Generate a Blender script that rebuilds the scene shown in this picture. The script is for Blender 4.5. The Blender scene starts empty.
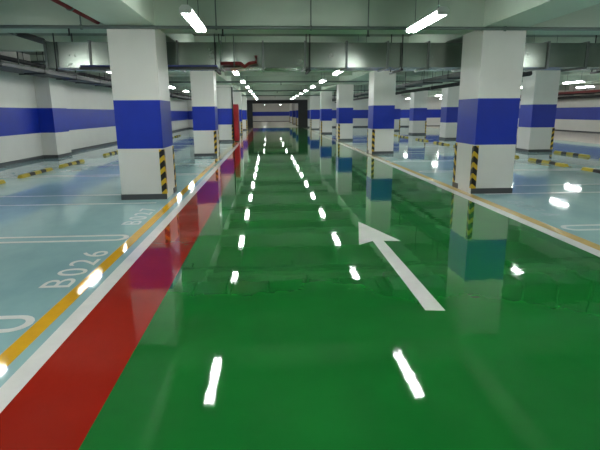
import bpy, bmesh, math, random
from mathutils import Vector, Matrix
random.seed(4)
C = bpy.context.scene.collection
PI = math.pi

# ------------------------------------------------------------------ materials
def lin(c):
    return tuple(((v/255)/12.92 if v/255 <= .04045 else ((v/255+.055)/1.055)**2.4) for v in c) + (1,)

def mat(name, rgb, rough=.5, metal=0, ior=1.5, var=0.0, vscale=3.0, bump=0.0, bscale=4.0, rvar=0.0,
        spec=.5, coat=0, stretch=(1, 1, 1), dark=None):
    m = bpy.data.materials.new(name); m.use_nodes = True
    nt = m.node_tree; N = nt.nodes; L = nt.links
    b = N['Principled BSDF']
    b.inputs['Base Color'].default_value = lin(rgb)
    b.inputs['Roughness'].default_value = rough
    b.inputs['Metallic'].default_value = metal
    b.inputs['IOR'].default_value = ior
    b.inputs['Specular IOR Level'].default_value = spec
    b.inputs['Coat Weight'].default_value = coat
    b.inputs['Coat Roughness'].default_value = .04
    tc = N.new('ShaderNodeTexCoord')
    mp = N.new('ShaderNodeMapping'); mp.inputs['Scale'].default_value = stretch
    L.new(tc.outputs['Object'], mp.inputs['Vector'])
    if var or rvar:
        n = N.new('ShaderNodeTexNoise'); n.inputs['Scale'].default_value = vscale
        n.inputs['Detail'].default_value = 5; n.inputs['Roughness'].default_value = .6
        L.new(mp.outputs[0], n.inputs['Vector'])
        if var:
            r = N.new('ShaderNodeValToRGB')
            base = lin(rgb)
            d = lin(dark) if dark else tuple(max(0, v*(1-var)) for v in base[:3]) + (1,)
            h = tuple(min(1, v*(1+var)) for v in base[:3]) + (1,)
            r.color_ramp.elements[0].position = .32; r.color_ramp.elements[0].color = d
            r.color_ramp.elements[1].position = .68; r.color_ramp.elements[1].color = h
            L.new(n.outputs['Fac'], r.inputs['Fac']); L.new(r.outputs['Color'], b.inputs['Base Color'])
        if rvar:
            mr = N.new('ShaderNodeMapRange')
            mr.inputs['From Min'].default_value = .3; mr.inputs['From Max'].default_value = .7
            mr.inputs['To Min'].default_value = max(.02, rough-rvar); mr.inputs['To Max'].default_value = rough+rvar
            L.new(n.outputs['Fac'], mr.inputs['Value']); L.new(mr.outputs[0], b.inputs['Roughness'])
    if bump:
        n2 = N.new('ShaderNodeTexNoise'); n2.inputs['Scale'].default_value = bscale
        n2.inputs['Detail'].default_value = 2
        L.new(mp.outputs[0], n2.inputs['Vector'])
        bp = N.new('ShaderNodeBump'); bp.inputs['Strength'].default_value = 1
        bp.inputs['Distance'].default_value = bump
        L.new(n2.outputs['Fac'], bp.inputs['Height']); L.new(bp.outputs[0], b.inputs['Normal'])
    return m

FB = .0008
M = {}
M['green'] = mat('green_epoxy', (21, 105, 40), .035, spec=.38, var=.14, vscale=.7, bump=FB, bscale=4.2)
M['red'] = mat('red_epoxy', (150, 32, 20), .045, spec=.32, var=.12, vscale=.8, bump=FB, bscale=4.2)
M['blue_floor'] = mat('pale_blue_epoxy', (158, 190, 190), .045, var=.14, spec=.28, vscale=.55, bump=FB, bscale=4.2,
                      stretch=(1, .6, 1), dark=(132, 168, 172))
M['cream_floor'] = mat('cream_epoxy', (196, 186, 172), .3, var=.1, vscale=.6, bump=FB, bscale=2)
M['white_line'] = mat('white_floor_paint', (230, 228, 224), .06, var=.05, vscale=5, bump=FB, bscale=4.2)
M['yellow_line'] = mat('yellow_floor_paint', (222, 164, 20), .06, var=.08, vscale=5, bump=FB, bscale=4.2)
M['tan_line'] = mat('faded_yellow_paint', (204, 172, 104), .14, var=.1, vscale=5)
M['faint_line'] = mat('worn_white_paint', (222, 228, 230), .14, var=.08, vscale=6)
M['ghost_line'] = mat('worn_pale_paint', (164, 188, 196), .12, var=.12, vscale=7)
M['wall'] = mat('white_wall_paint', (214, 212, 206), .45, var=.03, vscale=1.2)
M['column'] = mat('white_column_paint', (218, 216, 210), .35, var=.03, vscale=1.5)
M['band'] = mat('blue_band_paint', (12, 44, 160), .4, var=.08, vscale=2)
M['ceiling'] = mat('grey_white_ceiling', (118, 126, 116), .8, var=.08, vscale=.9)
M['beam'] = mat('bounce_tinted_beam', (178, 192, 176), .7, var=.06, vscale=1.1)  # white beams; green bounce from the lane floor is tinted into the colour
M['skirt'] = mat('dark_grey_skirting', (72, 74, 76), .4)
M['dark'] = mat('dark_steel', (14, 15, 16), .55)
M['greypipe'] = mat('grey_pipe', (92, 104, 98), .45)
M['redpipe'] = mat('red_pipe', (120, 14, 18), .4)
M['redbox'] = mat('red_cabinet', (150, 14, 22), .35)
M['whiteplate'] = mat('white_plate', (220, 220, 216), .4)
M['zinc'] = mat('galvanised_steel', (146, 154, 146), .24, metal=1, var=.05, vscale=2.5, rvar=.04, bump=.004, bscale=.9)
M['zincrail'] = mat('zinc_rail', (128, 132, 130), .4, metal=1)
M['tray'] = mat('cable_tray_metal', (44, 48, 48), .5)
M['bluetray'] = mat('blue_cable', (60, 72, 140), .5)
M['cable'] = mat('black_cable', (20, 20, 22), .6)
M['stopyellow'] = mat('yellow_rubber', (166, 148, 34), .5)
M['stopblack'] = mat('black_rubber', (22, 22, 24), .6)
M['lampbody'] = mat('white_lamp_housing', (225, 228, 225), .4)

def emis(name, col, s):
    m = bpy.data.materials.new(name); m.use_nodes = True
    N = m.node_tree.nodes; b = N['Principled BSDF']
    b.inputs['Base Color'].default_value = (.9, .9, .9, 1)
    b.inputs['Emission Color'].default_value = col
    b.inputs['Emission Strength'].default_value = s
    return m
M['tube'] = emis('lit_tube', (.96, 1, .97, 1), 34)

def chevron():
    m = bpy.data.materials.new('black_yellow_chevrons'); m.use_nodes = True
    nt = m.node_tree; N = nt.nodes; L = nt.links; b = N['Principled BSDF']
    b.inputs['Roughness'].default_value = .4
    tc = N.new('ShaderNodeTexCoord'); sp = N.new('ShaderNodeSeparateXYZ'); L.new(tc.outputs['Object'], sp.inputs[0])
    def mt(op, a, c):
        n = N.new('ShaderNodeMath'); n.operation = op
        for i, v in enumerate((a, c)):
            if v is None: continue
            if isinstance(v, (int, float)): n.inputs[i].default_value = v
            else: L.new(v, n.inputs[i])
        return n.outputs[0]
    ax = mt('ABSOLUTE', sp.outputs[0], None); ay = mt('ABSOLUTE', sp.outputs[1], None)
    d = mt('MULTIPLY', mt('ADD', ax, ay), .9)
    v = mt('ADD', sp.outputs[2], d)
    v = mt('DIVIDE', v, .2)
    v = mt('FRACT', v, None)
    v = mt('GREATER_THAN', v, .56)
    mx = N.new('ShaderNodeMix'); mx.data_type = 'RGBA'
    L.new(v, mx.inputs['Factor'])
    mx.inputs['A'].default_value = lin((18, 18, 16)); mx.inputs['B'].default_value = lin((206, 168, 30))
    L.new(mx.outputs['Result'], b.inputs['Base Color'])
    return m
M['chevron'] = chevron()

# ------------------------------------------------------------------ mesh helpers
def box(bm, x0, x1, y0, y1, z0, z1, mi=0):
    vs = [bm.verts.new(p) for p in ((x0,y0,z0),(x1,y0,z0),(x1,y1,z0),(x0,y1,z0),(x0,y0,z1),(x1,y0,z1),(x1,y1,z1),(x0,y1,z1))]
    fs = []
    for q in ((0,3,2,1),(4,5,6,7),(0,1,5,4),(1,2,6,5),(2,3,7,6),(3,0,4,7)):
        f = bm.faces.new([vs[i] for i in q]); f.material_index = mi; fs.append(f)
    return fs

def tube(bm, pts, r, seg=10, mi=0):
    pts = [Vector(p) for p in pts]
    rings = []
    for i, p in enumerate(pts):
        d = (pts[min(i+1, len(pts)-1)] - pts[max(i-1, 0)]).normalized()
        a = Vector((0, 0, 1)) if abs(d.z) < .9 else Vector((1, 0, 0))
        u = d.cross(a).normalized(); w = d.cross(u).normalized()
        rings.append([bm.verts.new(p + u*math.cos(2*PI*k/seg)*r + w*math.sin(2*PI*k/seg)*r) for k in range(seg)])
    for A, B in zip(rings, rings[1:]):
        for k in range(seg):
            f = bm.faces.new((A[k], A[(k+1) % seg], B[(k+1) % seg], B[k])); f.material_index = mi; f.smooth = True
    bm.faces.new(rings[0]).material_index = mi
    bm.faces.new(rings[-1]).material_index = mi

def prism(bm, pts, z0, z1, mi=0):
    a = [bm.verts.new((x, y, z0)) for x, y in pts]; b = [bm.verts.new((x, y, z1)) for x, y in pts]
    n = len(pts)
    for f in [bm.faces.new(a[::-1]), bm.faces.new(b)] + [bm.faces.new((a[i], a[(i+1) % n], b[(i+1) % n], b[i])) for i in range(n)]:
        f.material_index = mi

def obj(name, bm, mats, parent=None, loc=None, bevel=0):
    bmesh.ops.recalc_face_normals(bm, faces=bm.faces[:])
    me = bpy.data.meshes.new(name); bm.to_mesh(me); bm.free()
    for m in (mats if isinstance(mats, (list, tuple)) else [mats]): me.materials.append(m)
    o = bpy.data.objects.new(name, me); C.objects.link(o)
    if parent: o.parent = parent
    if loc: o.location = loc
    if bevel:
        bv = o.modifiers.new('bevel', 'BEVEL'); bv.width = bevel; bv.segments = 2; bv.limit_method = 'ANGLE'
    return o

def tag(o, label, cat, group=None):
    o['label'] = label; o['category'] = cat
    if group: o['group'] = group
    return o
def thing(name, label, cat, loc=(0, 0, 0), group=None):
    o = bpy.data.objects.new(name, None); C.objects.link(o); o.location = loc; o.empty_display_size = .2
    return tag(o, label, cat, group)
def struct(name, bm, mats):
    o = obj(name, bm, mats); o['kind'] = 'structure'; return o
def dup(root, loc, label, group=None):
    r = root.copy(); C.objects.link(r); r.location = loc; r['label'] = label
    if group: r['group'] = group
    for ch in list(root.children):
        c = ch.copy(); C.objects.link(c); c.parent = r
        for g in list(ch.children):
            d = g.copy(); C.objects.link(d); d.parent = c
    return r
def B(): return bmesh.new()

# ------------------------------------------------------------------ setting
YB, YF, YE = -8, 49.0, 82.0          # back end, shutter wall, far end of the room beyond
XL, XR = -7.85, 21.7
# floor: one mesh, colour zones as faces that meet edge to edge
bm = B()
def fl(x0, x1, y0, y1, mi):
    box(bm, x0, x1, y0, y1, -.12, 0, mi)
fl(XL-.2, -1.41, YB, YF+.2, 0)
fl(-1.41, -.9, YB, YF+.2, 1)
fl(-.9, 3.44, YB, YF+.2, 2)
fl(3.44, 15.0, YB, YF+.2, 0)
fl(15.0, XR+.2, YB, YF+.2, 3)
fl(XL-.2, XR+.2, YF+.2, YE+.3, 3)
struct('floor', bm, [M['blue_floor'], M['red'], M['green'], M['cream_floor']])

CZ = 3.42
bm = B(); box(bm, XL-.2, XR+.2, YB, YE+.3, CZ, CZ+.2); struct('ceiling', bm, M['ceiling'])

b0, b1 = .87, 1.70
def banded_x(bm, x0, x1, y0, y1, top=CZ, lo=b0, hi=b1):
    box(bm, x0, x1, y0, y1, 0, lo, 0); box(bm, x0, x1, y0, y1, lo, hi, 1); box(bm, x0, x1, y0, y1, hi, top, 0)
bm = B(); banded_x(bm, XL-.2, XL, YB, YF)
banded_x(bm, XL, XL+.5, 17.4, 18.6)        # pilaster standing out of the wall
for y in (35.0, 0.0): banded_x(bm, XL, XL+.45, y, y+.9)
struct('wall_left', bm, [M['wall'], M['band']])
bm = B(); banded_x(bm, XR, XR+.2, YB, YF)
struct('wall_right', bm, [M['wall'], M['band']])
bm = B(); box(bm, XL-.2, XR+.2, YB-.2, YB, 0, CZ, 0); struct('wall_back', bm, [M['wall']])
bm = B()
banded_x(bm, XL-.2, -2.15, YF, YF+.2); banded_x(bm, 3.9, XR+.2, YF, YF+.2)
box(bm, -2.15, 3.9, YF, YF+.2, 2.7, CZ, 0)
struct('wall_front', bm, [M['wall'], M['band']])
bm = B(); banded_x(bm, XL-.2, XR+.2, YE, YE+.2, CZ, .95, 1.62); struct('wall_far', bm, [M['wall'], M['band']])
# skirting along the walls
def skirt(name, boxes):
    bm = B()
    for q in boxes: box(bm, *q, 0.001, .11)
    struct(name, bm, M['skirt'])
s = .015
skirt('baseboard_left', [(XL, XL+s, YB, 0), (XL, XL+s, .9, 17.4), (XL, XL+.5+s, 17.4-s, 17.4), (XL+.5, XL+.5+s, 17.4, 18.6),
                         (XL, XL+s, 18.6, 35), (XL+.45, XL+.45+s, 35, 35.9), (XL, XL+.45, 35-s, 35), (XL, XL+s, 35.9, YF)])
skirt('baseboard_right', [(XR-s, XR, YB, YF-s)])
skirt('baseboard_front', [(XL+s, -2.15, YF-s, YF), (3.9, XR-s, YF-s, YF)])
skirt('baseboard_far', [(XL, XR, YE-s, YE)])

# beams
BZ = 2.91
colY = [0.1, 8.62, 17.35, 25.95, 34.55, 43.15]
LX0, LX1 = -2.62, -1.84
RX0, RX1 = 3.75, 4.52
SX0, SX1 = 9.6, 10.5
nb = 0
def beam(x0, x1, y0, y1, z):
    global nb; nb += 1
    bm = B(); box(bm, x0, x1, y0, y1, z, CZ); struct('trim_%d' % nb, bm, M['beam'])
for x0, x1 in ((LX0, LX1), (RX0, RX1), (SX0, SX1), (15.9, 16.6)):
    beam(x0, x1, YB, YF, BZ)
segs = [(XL, LX0), (LX1, RX0), (RX1, SX0), (SX1, 15.9), (16.6, XR)]
for y in colY:
    for x0, x1 in segs: beam(x0, x1, y+.02, y+.88, BZ+.012)
for y in [c+4.6 for c in colY[:-1]]:
    for x0, x1 in segs: beam(x0, x1, y, y+.35, 3.08)
beam(XL, XR, 62, 62.6, BZ); beam(XL, XR, 72, 72.6, BZ)

# ------------------------------------------------------------------ columns
cb0, cb1 = .9, 1.72
def column(w, d, side, label, loc):
    """origin = front left foot corner; side = +1 lane on +x, -1 lane on -x"""
    t = thing('column', label, 'column', loc, 'square blue banded columns')
    bm = B()
    box(bm, 0, w, 0, d, 0, cb0, 0); box(bm, 0, w, 0, d, cb0, cb1, 1); box(bm, 0, w, 0, d, cb1, BZ, 0)
    bmesh.ops.remove_doubles(bm, verts=bm.verts[:], dist=1e-5)
    obj('shaft', bm, [M['column'], M['band']], t)
    bm = B(); e = .012; h = .1
    box(bm, -e, w+e, -e, 0, .001, h); box(bm, -e, w+e, d, d+e, .001, h)
    if side > 0: box(bm, -e, 0, 0, d, .001, h); box(bm, w, w+e, d*.72, d, .001, h)
    else: box(bm, w, w+e, 0, d, .001, h); box(bm, -e, 0, d*.72, d, .001, h)
    obj('skirting', bm, M['skirt'], t)
    xs = w if side > 0 else 0
    gw = .075; gt = .012
    for yy, ys in ((0, 1), (d, -1)):
        bm = B()
        xi = -gw if side > 0 else gw
        xo = gt if side > 0 else -gt
        # L profile around the lane side corner, local origin at the corner
        pts = [(xi, 0), (xi, -gt*ys), (xo, -gt*ys), (xo, gw*ys), (0, gw*ys), (0, 0)]
        prism(bm, pts, .10, .885)
        obj('corner_guard', bm, M['chevron'], t, (xs, yy, 0))
    return t
ordn = ['nearest', 'second', 'third', 'fourth', 'fifth']
def clabel(row, i):
    return {'L': '%s blue banded white column from the front in the row beside the red strip',
            'R': '%s blue banded white column from the front along the right edge of the green lane',
            'S': '%s blue banded white column from the front in the row beyond the right parking bays'}[row] % ordn[i]
for row, x0, w, side in (('L', LX0, LX1-LX0, 1), ('R', RX0, RX1-RX0, -1), ('S', SX0, SX1-SX0, 1)):
    first = None
    for i, y in enumerate(colY[1:] if row != 'S' else [17.35, 25.95, 32.0, 38.5]):
        if first is None: first = column(w, .9, side, clabel(row, i), (x0, y, 0))
        else: dup(first, (x0, y, 0), clabel(row, i))
# columns in the room beyond the shutter opening
first = None
for k, (x, y) in enumerate(((3.1, 54), (3.1, 62), (3.1, 70), (-3.0, 54), (-3.0, 62))):
    lab = ['nearest pale column at right inside the far shutter opening', 'middle pale column at right inside the far shutter opening',
           'farthest pale column at right inside the far shutter opening', 'nearer pale column at left inside the far shutter opening',
           'farther pale column at left inside the far shutter opening'][k]
    if first is None:
        first = column(.7, .7, -1, lab, (x, y, 0)); first['group'] = 'columns beyond the shutter opening'
    else: dup(first, (x, y, 0), lab)

# ------------------------------------------------------------------ black shutter frame in the end wall
t = thing('shutter_frame', 'black steel frame around the wide opening at the far end of the green lane', 'door frame', (0, YF-.06, 0))
bm = B(); box(bm, -2.2, -1.56, -.06, .3, 0, 2.70); box(bm, -1.56, -1.5, .02, .2, 0, 2.42); obj('post', bm, M['dark'], t, bevel=.01)
bm = B(); box(bm, 3.08, 3.95, -.06, .3, 0, 2.70); box(bm, 3.02, 3.08, .02, .2, 0, 2.42); obj('post', bm, M['dark'], t, bevel=.01)
bm = B(); box(bm, -1.56, 3.08, -.06, .3, 2.42, 2.70); box(bm, -1.5, 3.02, .08, .14, 2.36, 2.42); obj('header', bm, M['dark'], t, bevel=.01)
bm = B(); box(bm, -1.49, 3.01, -.03, .0, .001, .012); tag(obj('threshold_strip', bm, M['dark'], None, (0, YF-.02, 0)),
    'dark threshold strip on the floor across the far opening', 'threshold')

# ------------------------------------------------------------------ floor markings
def line(name, label, x0, x1, y0, y1, m, z=.003, group=None):
    bm = B(); box(bm, x0, x1, y0, y1, .0005, z)
    return tag(obj(name, bm, M[m]), label, 'floor line', group)
line('edge_line', 'straight white edge line between the red strip and the yellow line', -1.535, -1.41, YB, YF-.1, 'white_line')
line('edge_line', 'yellow edge line along the left parking bays', -1.74, -1.62, YB, YF-.1, 'yellow_line')
line('edge_line', 'straight white edge line along the right side of the green lane', 3.44, 3.59, YB, YF-.1, 'white_line')
line('edge_line', 'dull yellow edge line at the feet of the right lane columns', 3.592, 3.74, YB, YF-.1, 'tan_line')

def capsule(x0, x1, yc, half, w, n=10):
    """U ended double line: open band between an outer and an inner outline; round end at x1"""
    out, inn = [], []
    sgn = 1 if x1 > x0 else -1
    cx = x1 - sgn*half
    for k in range(n+1):
        a = -PI/2 + PI*k/n
        out.append((cx + sgn*half*math.cos(a), yc + half*math.sin(a)))
        inn.append((cx + sgn*(half-w)*math.cos(a), yc + (half-w)*math.sin(a)))
    bm = B()
    out = [(x0, yc-half)] + out + [(x0, yc+half)]
    inn = [(x0, yc-half+w)] + inn + [(x0, yc+half-w)]
    for i in range(len(out)-1):
        q = [out[i], out[i+1], inn[i+1], inn[i]]
        lo = [bm.verts.new((x, y, .0005)) for x, y in q]; hi = [bm.verts.new((x, y, .003)) for x, y in q]
        bm.faces.new(hi)
        for j in range(4): bm.faces.new((lo[j], lo[(j+1) % 4], hi[(j+1) % 4], hi[j]))
    bmesh.ops.remove_doubles(bm, verts=bm.verts[:], dist=1e-5)
    return bm
GL = 'white bay divider lines on the left parking floor'; GR = 'white bay divider lines on the right parking floor'
for k in range(-1, 5):
    o = 8.8*k
    for j, yy in enumerate((3.40, 5.90)):
        y = yy+o
        if 2 < y < 44:
            n = {3.40: 'round ended double white bay line running off the left edge below the B026 number',
                 5.90: 'round ended double white bay line just behind the B026 number'}.get(round(y, 2))
            if not n: n = 'faint double white bay line in the left bays, %s behind the nearest left column' % ['', 'first', 'second', 'third', 'fourth', 'fifth', 'sixth', 'seventh', 'eighth', 'ninth'][2*k-1+j if k > 0 else 1]
            tag(obj('bay_line', capsule(-7.2, -1.76, y, .15, .06), M['white_line']), n, 'floor line', GL)
    if k >= 0:
        word = ['nearest', 'second', 'third', 'fourth', 'fifth'][k]
        for yy, w in ((8.27, 'before'), (9.2, 'beside')):
            y = yy+o
            if y < 45:
                line('bay_line', 'single white line crossing the left bays %s the %s left column' % (w, word), -7.2, -1.95 if w == 'before' else LX0-.02, y-.03, y+.03, 'faint_line', group=GL)
for k in range(0, 5):
    o = 8.8*k
    for j, yy in enumerate((3.35, 6.0)):
        y = yy+o
        if y > 4 and y < 44:
            n = 'round ended double white bay line nearest the camera in the right bays' if k == 0 else \
                'faint double white bay line in the right bays, %s behind the nearest right column' % ['', 'first', 'second', 'third', 'fourth', 'fifth', 'sixth', 'seventh', 'eighth', 'ninth'][2*k-1+j]
            tag(obj('bay_line', capsule(9.0, 3.82, y-.12, .15, .06), M['faint_line']), n, 'floor line', GR)
    word = ['nearest', 'second', 'third', 'fourth', 'fifth'][k]
    for yy, w in ((8.55, 'before'), (9.5, 'beside')):
        y = yy+o
        if y < 45:
            line('bay_line', 'single white line crossing the right bays %s the %s right lane column' % (w, word), 3.98 if w == 'before' else RX1+.02, 9.0, y-.03, y+.03, 'faint_line', group=GR)

# direction arrow
bm = B()
prism(bm, [(1.235, 6.50), (1.545, 5.43), (1.345, 5.46), (1.335, 3.38), (1.185, 3.40), (1.215, 5.46), (1.02, 5.30)], .0005, .003)
tag(obj('direction_arrow', bm, M['white_line']), 'large white painted arrow pointing ahead on the green lane', 'arrow')

# painted numbers
def number(txt, label, xc, yc, length, height):
    cu = bpy.data.curves.new('bay_number', 'FONT'); cu.body = txt; cu.size = 1; cu.extrude = .0; cu.offset = 0; cu.align_x = 'CENTER'; cu.align_y = 'CENTER'
    cu.space_character = 1.25
    tmp = bpy.data.objects.new('tmp', cu); C.objects.link(tmp)
    dg = bpy.context.evaluated_depsgraph_get(); dg.update()
    me = bpy.data.meshes.new_from_object(tmp.evaluated_get(dg))
    bpy.data.objects.remove(tmp); 
    xs = [v.co.x for v in me.vertices]; ys = [v.co.y for v in me.vertices]
    mx, Mx, my, My = min(xs), max(xs), min(ys), max(ys)
    for v in me.vertices:
        u = (v.co.x-(mx+Mx)/2)/(Mx-mx)*length; w = (v.co.y-(my+My)/2)/(My-my)*height
        v.co = (-w, u, .0012)
    me.name = 'bay_number'; me.materials.clear(); me.materials.append(M['white_line'])
    o = bpy.data.objects.new('bay_number', me); C.objects.link(o); o.location = (xc, yc, 0)
    sd = o.modifiers.new('solid', 'SOLIDIFY'); sd.thickness = .002; sd.offset = 0
    return tag(o, label, 'bay number', 'painted bay numbers')
number('B026', 'white painted bay number B026 on the pale blue floor', -1.93, 4.73, 1.15, .27)
n2 = number('B027', 'faint white painted bay number just before the nearest left column', -1.94, 7.2, 1.15, .25)
n2.data.materials[0] = M['faint_line']
n3 = number('B034', 'very faint painted bay number in the right bays in front of the nearest right column', 4.12, 7.2, 1.15, .28)
n3.data.materials[0] = M['ghost_line']; n3.rotation_euler = (0, 0, PI)

# ------------------------------------------------------------------ wheel stops
def wheel_stop(L, label, loc, group):
    bm = B(); n = 5; cuts = [-.5, -.26, -.10, .10, .26, .5]
    for i in range(n):
        y0, y1 = cuts[i]*L, cuts[i+1]*L
        pr = [(-.065, 0), (.065, 0), (.05, .062), (.03, .075), (-.03, .075), (-.05, .062)]
        e0 = .035 if i == 0 else 0; e1 = .035 if i == n-1 else 0
        A = [bm.verts.new((x, y0+(e0 if z > .04 else 0), z)) for x, z in pr]; D = [bm.verts.new((x, y1-(e1 if z > .04 else 0), z)) for x, z in pr]
        fs = [bm.faces.new(A), bm.faces.new(D[::-1])] + [bm.faces.new((A[j], D[j], D[(j+1) % 6], A[(j+1) % 6])) for j in range(6)]
        for f in fs: f.material_index = i % 2
    bmesh.ops.remove_doubles(bm, verts=bm.verts[:], dist=1e-5)
    o = obj('wheel_stop', bm, [M['stopyellow'], M['stopblack']], None, loc)
    return tag(o, label, 'wheel stop', group)
def stops(L, X, ys, lab, group):
    first = None
    for i, y in enumerate(ys):
        l = lab % ['nearest', 'second', 'third', 'fourth', 'fifth', 'sixth', 'seventh', 'eighth', 'ninth', 'tenth', 'eleventh'][i]
        if first is None: first = wheel_stop(L, l, (X, y, .001), group)
        else: dup(first, (X, y, .001), l)
stops(1.7, -5.98, [10.3, 12.75, 15.1, 18.9, 21.5, 23.9, 27.7, 30.3, 32.7], '%s yellow and black wheel stop along the left wall', 'wheel stops along the left wall')
stops(1.9, 8.1, [10.95, 13.55, 16.2, 19.75, 22.35, 25.3, 28.9, 31.4, 34.0, 37.5], '%s yellow and black wheel stop between the right lane columns and the next column row', 'wheel stops in the right bays')
stops(1.9, 10.45, [13.6, 16.1, 20.0, 22.5, 25.0], '%s yellow and black wheel stop in line with the columns beyond the right bays', 'wheel stops in the second column row')

# ------------------------------------------------------------------ lamps
LZ = 2.73
LL = 1.42
def strip_light(label, loc, group):
    t = thing('strip_light', label, 'light', loc, group)
    bm = B()
    pr = [(-.04, .045), (.04, .045), (.075, .01), (.075, 0), (-.075, 0), (-.075, .01)]
    A = [bm.verts.new((x, -LL/2, z)) for x, z in pr]; D = [bm.verts.new((x, LL/2, z)) for x, z in pr]
    bm.faces.new(A); bm.faces.new(D[::-1])
    for j in range(6): bm.faces.new((A[j], D[j], D[(j+1) % 6], A[(j+1) % 6]))
    obj('housing', bm, M['lampbody'], t)
    for x in (-.038, .038):
        bm = B(); tube(bm, [(x, -LL/2+.03, -.028), (x, LL/2-.03, -.028)], .027, 10); obj('fluorescent_tube', bm, M['tube'], t)
    for y in (-LL/2+.015, LL/2-.015):
        bm = B(); box(bm, -.075, .075, y-.015, y+.015, -.05, -.001); obj('tube_holder', bm, M['lampbody'], t)
    for y in (-.5, .5):
        bm = B(); tube(bm, [(0, y, .04), (0, y, CZ-LZ)], .006, 6); obj('hanger_rod', bm, M['greypipe'], t)
    return t
rows = [(-.97, 'left row over the green lane', -1), (2.22, 'right row over the green lane', -1), (-4.6, 'row over the left bays', -1),
        (6.62, 'row over the right bays', -1), (13.5, 'row beyond the right bays', 0), (16.9, 'row near the far right wall', 0)]
words = ['nearest', 'second', 'third', 'fourth', 'fifth', 'sixth', 'seventh', 'eighth', 'ninth', 'tenth', 'eleventh', 'twelfth', 'thirteenth']
proto = None
for x, nm, k0 in rows:
    w = 0
    for k in range(k0-1, 10):
        y = 7.03+4.28*k + ((.55 if x < -4 else .4) if k == 1 else 0) + (1.35 if x > 10 else 0)
        if y > 47: continue
        vis = k >= 0
        if vis:
            lab = '%s strip light from the front in the %s' % (words[w], nm); w += 1; g = 'strip lights in the '+nm
        else: lab = 'strip light in the %s, above or behind the camera' % nm; g = 'strip lights out of frame'
        loc = (x, y, LZ)
        if proto is None: proto = strip_light(lab, loc, g)
        else: dup(proto, loc, lab, g)
for x in (-5.0, 6.0, 9.0):  # extra unseen lamps, added to brighten the room behind the opening
    for y in (56, 66, 76): dup(proto, (x, y, LZ), 'added strip light brightening the room beyond the shutter opening, hidden by the end wall', 'added strip lights hidden beyond the end wall')
for j, (x, y) in enumerate(((-.5, 54), (2.0, 54), (-.5, 66), (2.0, 66), (-.5, 78), (2, 78))):
    dup(proto, (x, y, LZ), '%s strip light of the %s pair seen through the far shutter opening' % (['left', 'right'][j % 2], ['nearest', 'middle', 'farthest'][j//2]), 'strip lights beyond the shutter opening')

# ------------------------------------------------------------------ air duct across the bays
t = thing('air_duct', 'shiny galvanised rectangular air duct crossing the whole ceiling behind the nearest columns', 'duct', (0, 10.0, 2.37))
DX0, DX1 = -4.22, 14.8
bm = B(); xs = [DX0+.83*i for i in range(int((DX1-DX0)/.83)+1)]
for a, b_ in zip(xs, xs[1:]): box(bm, a+.004, b_-.004, 0, .8, 0, .47)
obj('duct_body', bm, M['zinc'], t)
for a in xs:
    bm = B(); box(bm, a-.018, a+.018, -.03, .83, -.03, 0); box(bm, a-.018, a+.018, -.03, .83, .47, .50)
    box(bm, a-.018, a+.018, -.03, 0, 0, .47); box(bm, a-.018, a+.018, .8, .83, 0, .47); obj('flange', bm, M['zincrail'], t)
for a in (-4.02, -2.9, -1.0, .85, 2.7, 5.1, 7.3, 9.4, 11.5, 13.6):
    bm = B()
    for y in (-.06, .86): tube(bm, [(a, y, -.05), (a, y, CZ-2.37)], .012, 6)
    box(bm, a-.02, a+.02, -.09, .89, -.07, -.031)
    obj('hanger', bm, M['dark'], t)

# ------------------------------------------------------------------ pipes
def pipe(name, label, pts, r, m, cat='pipe', hangers=(), seg=12, drops=()):
    t = thing(name, label, cat, (0, 0, 0))
    bm = B(); tube(bm, pts, r, seg); obj('pipe_run', bm, M[m], t)
    for (x, y, z) in hangers:
        bm = B(); tube(bm, [(x, y, z-r-.01), (x, y, CZ)], .012, 6)
        tube(bm, [(x, y-.014, z), (x, y+.014, z)], r+.014, 12) if abs(pts[0][0]-pts[-1][0]) < .1 else tube(bm, [(x-.014, y, z), (x+.014, y, z)], r+.014, 12)
        obj('hanger', bm, M['greypipe'], t)
    for (x, y, z) in drops:
        bm = B(); tube(bm, [(x, y, z), (x, y, z-.12)], .014, 8); tube(bm, [(x, y, z-.12), (x, y, z-.135)], .03, 8); obj('sprinkler_head', bm, M['dark'], t)
    return t
pipe('sprinkler_pipe', 'long thin grey sprinkler pipe crossing in front of the nearest columns under the ceiling',
     [(-5.9, 8.55, 2.875), (14, 8.55, 2.875)], .028, 'greypipe',
     hangers=[(-5.2, 8.55, 2.875), (-3.0, 8.55, 2.875), (-.82, 8.55, 2.875), (.75, 8.55, 2.875), (1.72, 8.55, 2.875), (4.1, 8.55, 2.875), (6.1, 8.55, 2.875), (8.5, 8.55, 2.875)],
     drops=[(-3.2, 8.55, 2.875), (-.72, 8.55, 2.875), (1.72, 8.55, 2.875), (6.0, 8.55, 2.875)])
pipe('water_pipe', 'dark red water pipe running along the ceiling beam above the nearest left column',
     [(-2.76, -6, 2.98), (-2.76, 48, 2.98)], .05, 'redpipe', hangers=[(-2.76, y, 2.98) for y in (4, 7.5, 13, 20, 30)])
pipe('drain_pipe', 'dark sloping pipe high over the left bays at the upper left corner',
     [(-5.35, 6.2, 3.33), (-4.55, 9.75, 2.95), (-4.55, 10.7, 2.95)], .06, 'cable', hangers=[(-4.55, 9.6, 2.97)])
pipe('sprinkler_pipe', 'grey pipe crossing the lane ceiling behind the air duct', [(-5.9, 13.1, 2.78), (12.5, 13.1, 2.78)], .03, 'greypipe',
     drops=[(x, 13.1, 2.78) for x in (-5, -2.2, .6, 3.2, 6)])
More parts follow.
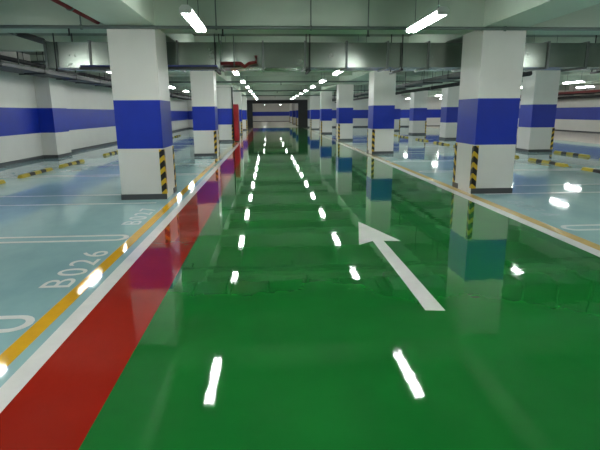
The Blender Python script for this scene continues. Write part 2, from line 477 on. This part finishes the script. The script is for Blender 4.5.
for y, w in ((21.8, 'second'), (30.6, 'third'), (39.4, 'fourth')):
    pipe('sprinkler_pipe', 'grey pipe crossing the lane ceiling, %s behind the air duct' % w, [(-5.9, y, 2.8), (12.5, y, 2.8)], .035, 'greypipe',
         drops=[(x, y, 2.8) for x in (-5, .6, 6)])
pipe('fire_pipe', 'short bent red fire pipe at the lower edge of the air duct',
     [(-.88, 9.72, 2.42), (-.5, 9.72, 2.42), (-.42, 9.72, 2.36), (-.34, 9.72, 2.42), (-.2, 9.72, 2.44), (-.2, 9.72, 2.56)], .035, 'redpipe', hangers=[(-.62, 9.72, 2.42)])
pipe('fire_pipe', 'long red fire pipe along the far right wall under the ceiling', [(19.6, 2, 2.62), (19.6, 48, 2.62)], .07, 'redpipe', hangers=[(19.6, y, 2.62) for y in range(4, 48, 6)])
pipe('drain_pipe', 'dark pipe running ahead over the right bays beside the cable tray', [(6.05, 11.2, 2.34), (6.05, 44, 2.34)], .06, 'cable', hangers=[(6.05, y, 2.34) for y in range(13, 44, 5)])
pipe('drain_pipe', 'lower dark pipe running ahead along the far right wall', [(20.4, 2, 2.35), (20.4, 48, 2.35)], .09, 'cable', hangers=[(20.4, y, 2.35) for y in range(5, 48, 6)])
pipe('drain_pipe', 'black pipe down the side and across the top of the third left column',
     [(LX1+.02, 25.88, .01), (LX1+.02, 25.88, 2.78), (LX0-.03, 25.88, 2.78), (LX0-.03, 25.88, .01)], .035, 'dark')

# ------------------------------------------------------------------ cable trays
def tray(label, x0, x1, y0, y1, z, cables, along='y', cm='cable', rung=.45):
    t = thing('cable_tray', label, 'cable tray', (0, 0, 0))
    T = (lambda a, b_, c, d, e, f: (a, b_, c, d, e, f)) if along == 'y' else (lambda a, b_, c, d, e, f: (c, d, a, b_, e, f))
    for a in (x0, x1-.015):
        bm = B(); box(bm, *T(a, a+.015, y0, y1, z, z+(.1 if y1-y0 > 4 else .045))); obj('side_rail', bm, M['tray'], t)
    bm = B(); y = y0+.1; box(bm, *T(x0+.015, x1-.015, y0, y1, z+.001, z+.008))
    while y < y1: box(bm, *T(x0+.015, x1-.015, y, y+.04, z+.004, z+.03)); y += rung
    obj('rung_deck', bm, M['tray'], t)
    bm = B()
    for i in range(cables):
        x = x0+.06+(x1-x0-.12)*i/max(1, cables-1); pts = []
        n = int((y1-y0)/1.5)+2
        for k in range(n):
            yy = y0+(y1-y0)*k/(n-1); xx = x+random.uniform(-.015, .015); zz = z+.055+random.uniform(0, .012)
            pts.append((xx, yy, zz) if along == 'y' else (yy, xx, zz))
        tube(bm, pts, .022, 6)
    obj('cable_bundle', bm, M[cm], t)
    y = y0+.6; hb = []
    while y < y1:
        bm = B()
        for a in (x0-.012, x1+.012):
            p = (a, y) if along == 'y' else (y, a)
            tube(bm, [(p[0], p[1], z-.03), (p[0], p[1], CZ)], .009, 6)
        box(bm, *T(x0-.03, x1+.03, y-.02, y+.02, z-.03, z-.002))
        obj('tray_hanger', bm, M['dark'], t); y += 2.2
    return t
tray('wide cable tray hanging along the top of the left wall', -7.5, -6.95, 2, 46, 2.70, 9)
pipe('drain_pipe', 'upper black pipe beside the cable tray along the left wall', [(-6.78, 1, 2.92), (-6.78, 46, 2.92)], .06, 'cable', hangers=[(-6.78, y, 2.92) for y in range(3, 46, 5)])
pipe('drain_pipe', 'lower black pipe beside the cable tray along the left wall', [(-6.64, 1, 2.66), (-6.64, 46, 2.66)], .04, 'cable', hangers=[(-6.64, y, 2.66) for y in range(4, 46, 5)])
tray('second cable tray with blue cables beside the dark pipes near the left wall', -6.5, -6.0, 11.2, 46, 2.58, 7, cm='bluetray')
tray('upper cable tray hanging over the wheel stops at the left wall', -6.55, -6.05, 1, 9.4, 3.02, 7)
tray('cable tray with blue cables running ahead over the right bays', 5.2, 5.8, 11.3, 46, 2.44, 9, cm='bluetray')
tray('cable tray hanging along the far right wall', 20.7, 21.3, 2, 46, 2.55, 9)
tray('short blue cable tray under the duct at the second left column', 9.66, 9.86, -3.5, -.95, 2.31, 4, along='x', cm='bluetray')

# ------------------------------------------------------------------ fire cabinet
t = thing('fire_cabinet', 'tall red fire hydrant cabinet standing beside the third left column', 'cabinet', (-1.825, 26.0, .004))
bm = B(); box(bm, 0, .27, 0, .75, .03, 1.93); obj('cabinet_body', bm, M['redbox'], t, bevel=.008)
bm = B(); box(bm, .27, .285, .03, .72, .08, 1.88); d = obj('door', bm, M['redbox'], t, bevel=.004)
bm = B(); box(bm, .286, .305, .08, .10, .9, 1.05); obj('handle', bm, M['zincrail'], d)
bm = B(); box(bm, .02, .25, .02, .73, .001, .03); obj('plinth', bm, M['dark'], t)

# ------------------------------------------------------------------ camera, world
f = 480.0; vp = (268.6, 112.3)
pitch = math.atan((225-vp[1])/f); yaw = math.atan((300-vp[0])*math.cos(pitch)/f)
cam = bpy.data.cameras.new('camera'); co = bpy.data.objects.new('camera', cam); C.objects.link(co)
cam.sensor_fit = 'HORIZONTAL'; cam.sensor_width = 36; cam.lens = 36*f/600; cam.clip_end = 300
co.location = (0, 0, 1.5); co.rotation_euler = (Matrix.Rotation(-yaw, 3, 'Z') @ Matrix.Rotation(PI/2-pitch, 3, 'X') @ Matrix.Rotation(-math.radians(.4), 3, 'Z')).to_euler()
sc = bpy.context.scene; sc.camera = co
w = bpy.data.worlds.new('world'); sc.world = w; w.use_nodes = True
w.node_tree.nodes['Background'].inputs[0].default_value = (.6, .8, .7, 1)
w.node_tree.nodes['Background'].inputs[1].default_value = .02
sc.view_settings.view_transform = 'Standard'; sc.view_settings.look = 'None'
sc.view_settings.exposure = .6; sc.view_settings.gamma = 1; sc.view_settings.use_curve_mapping = False
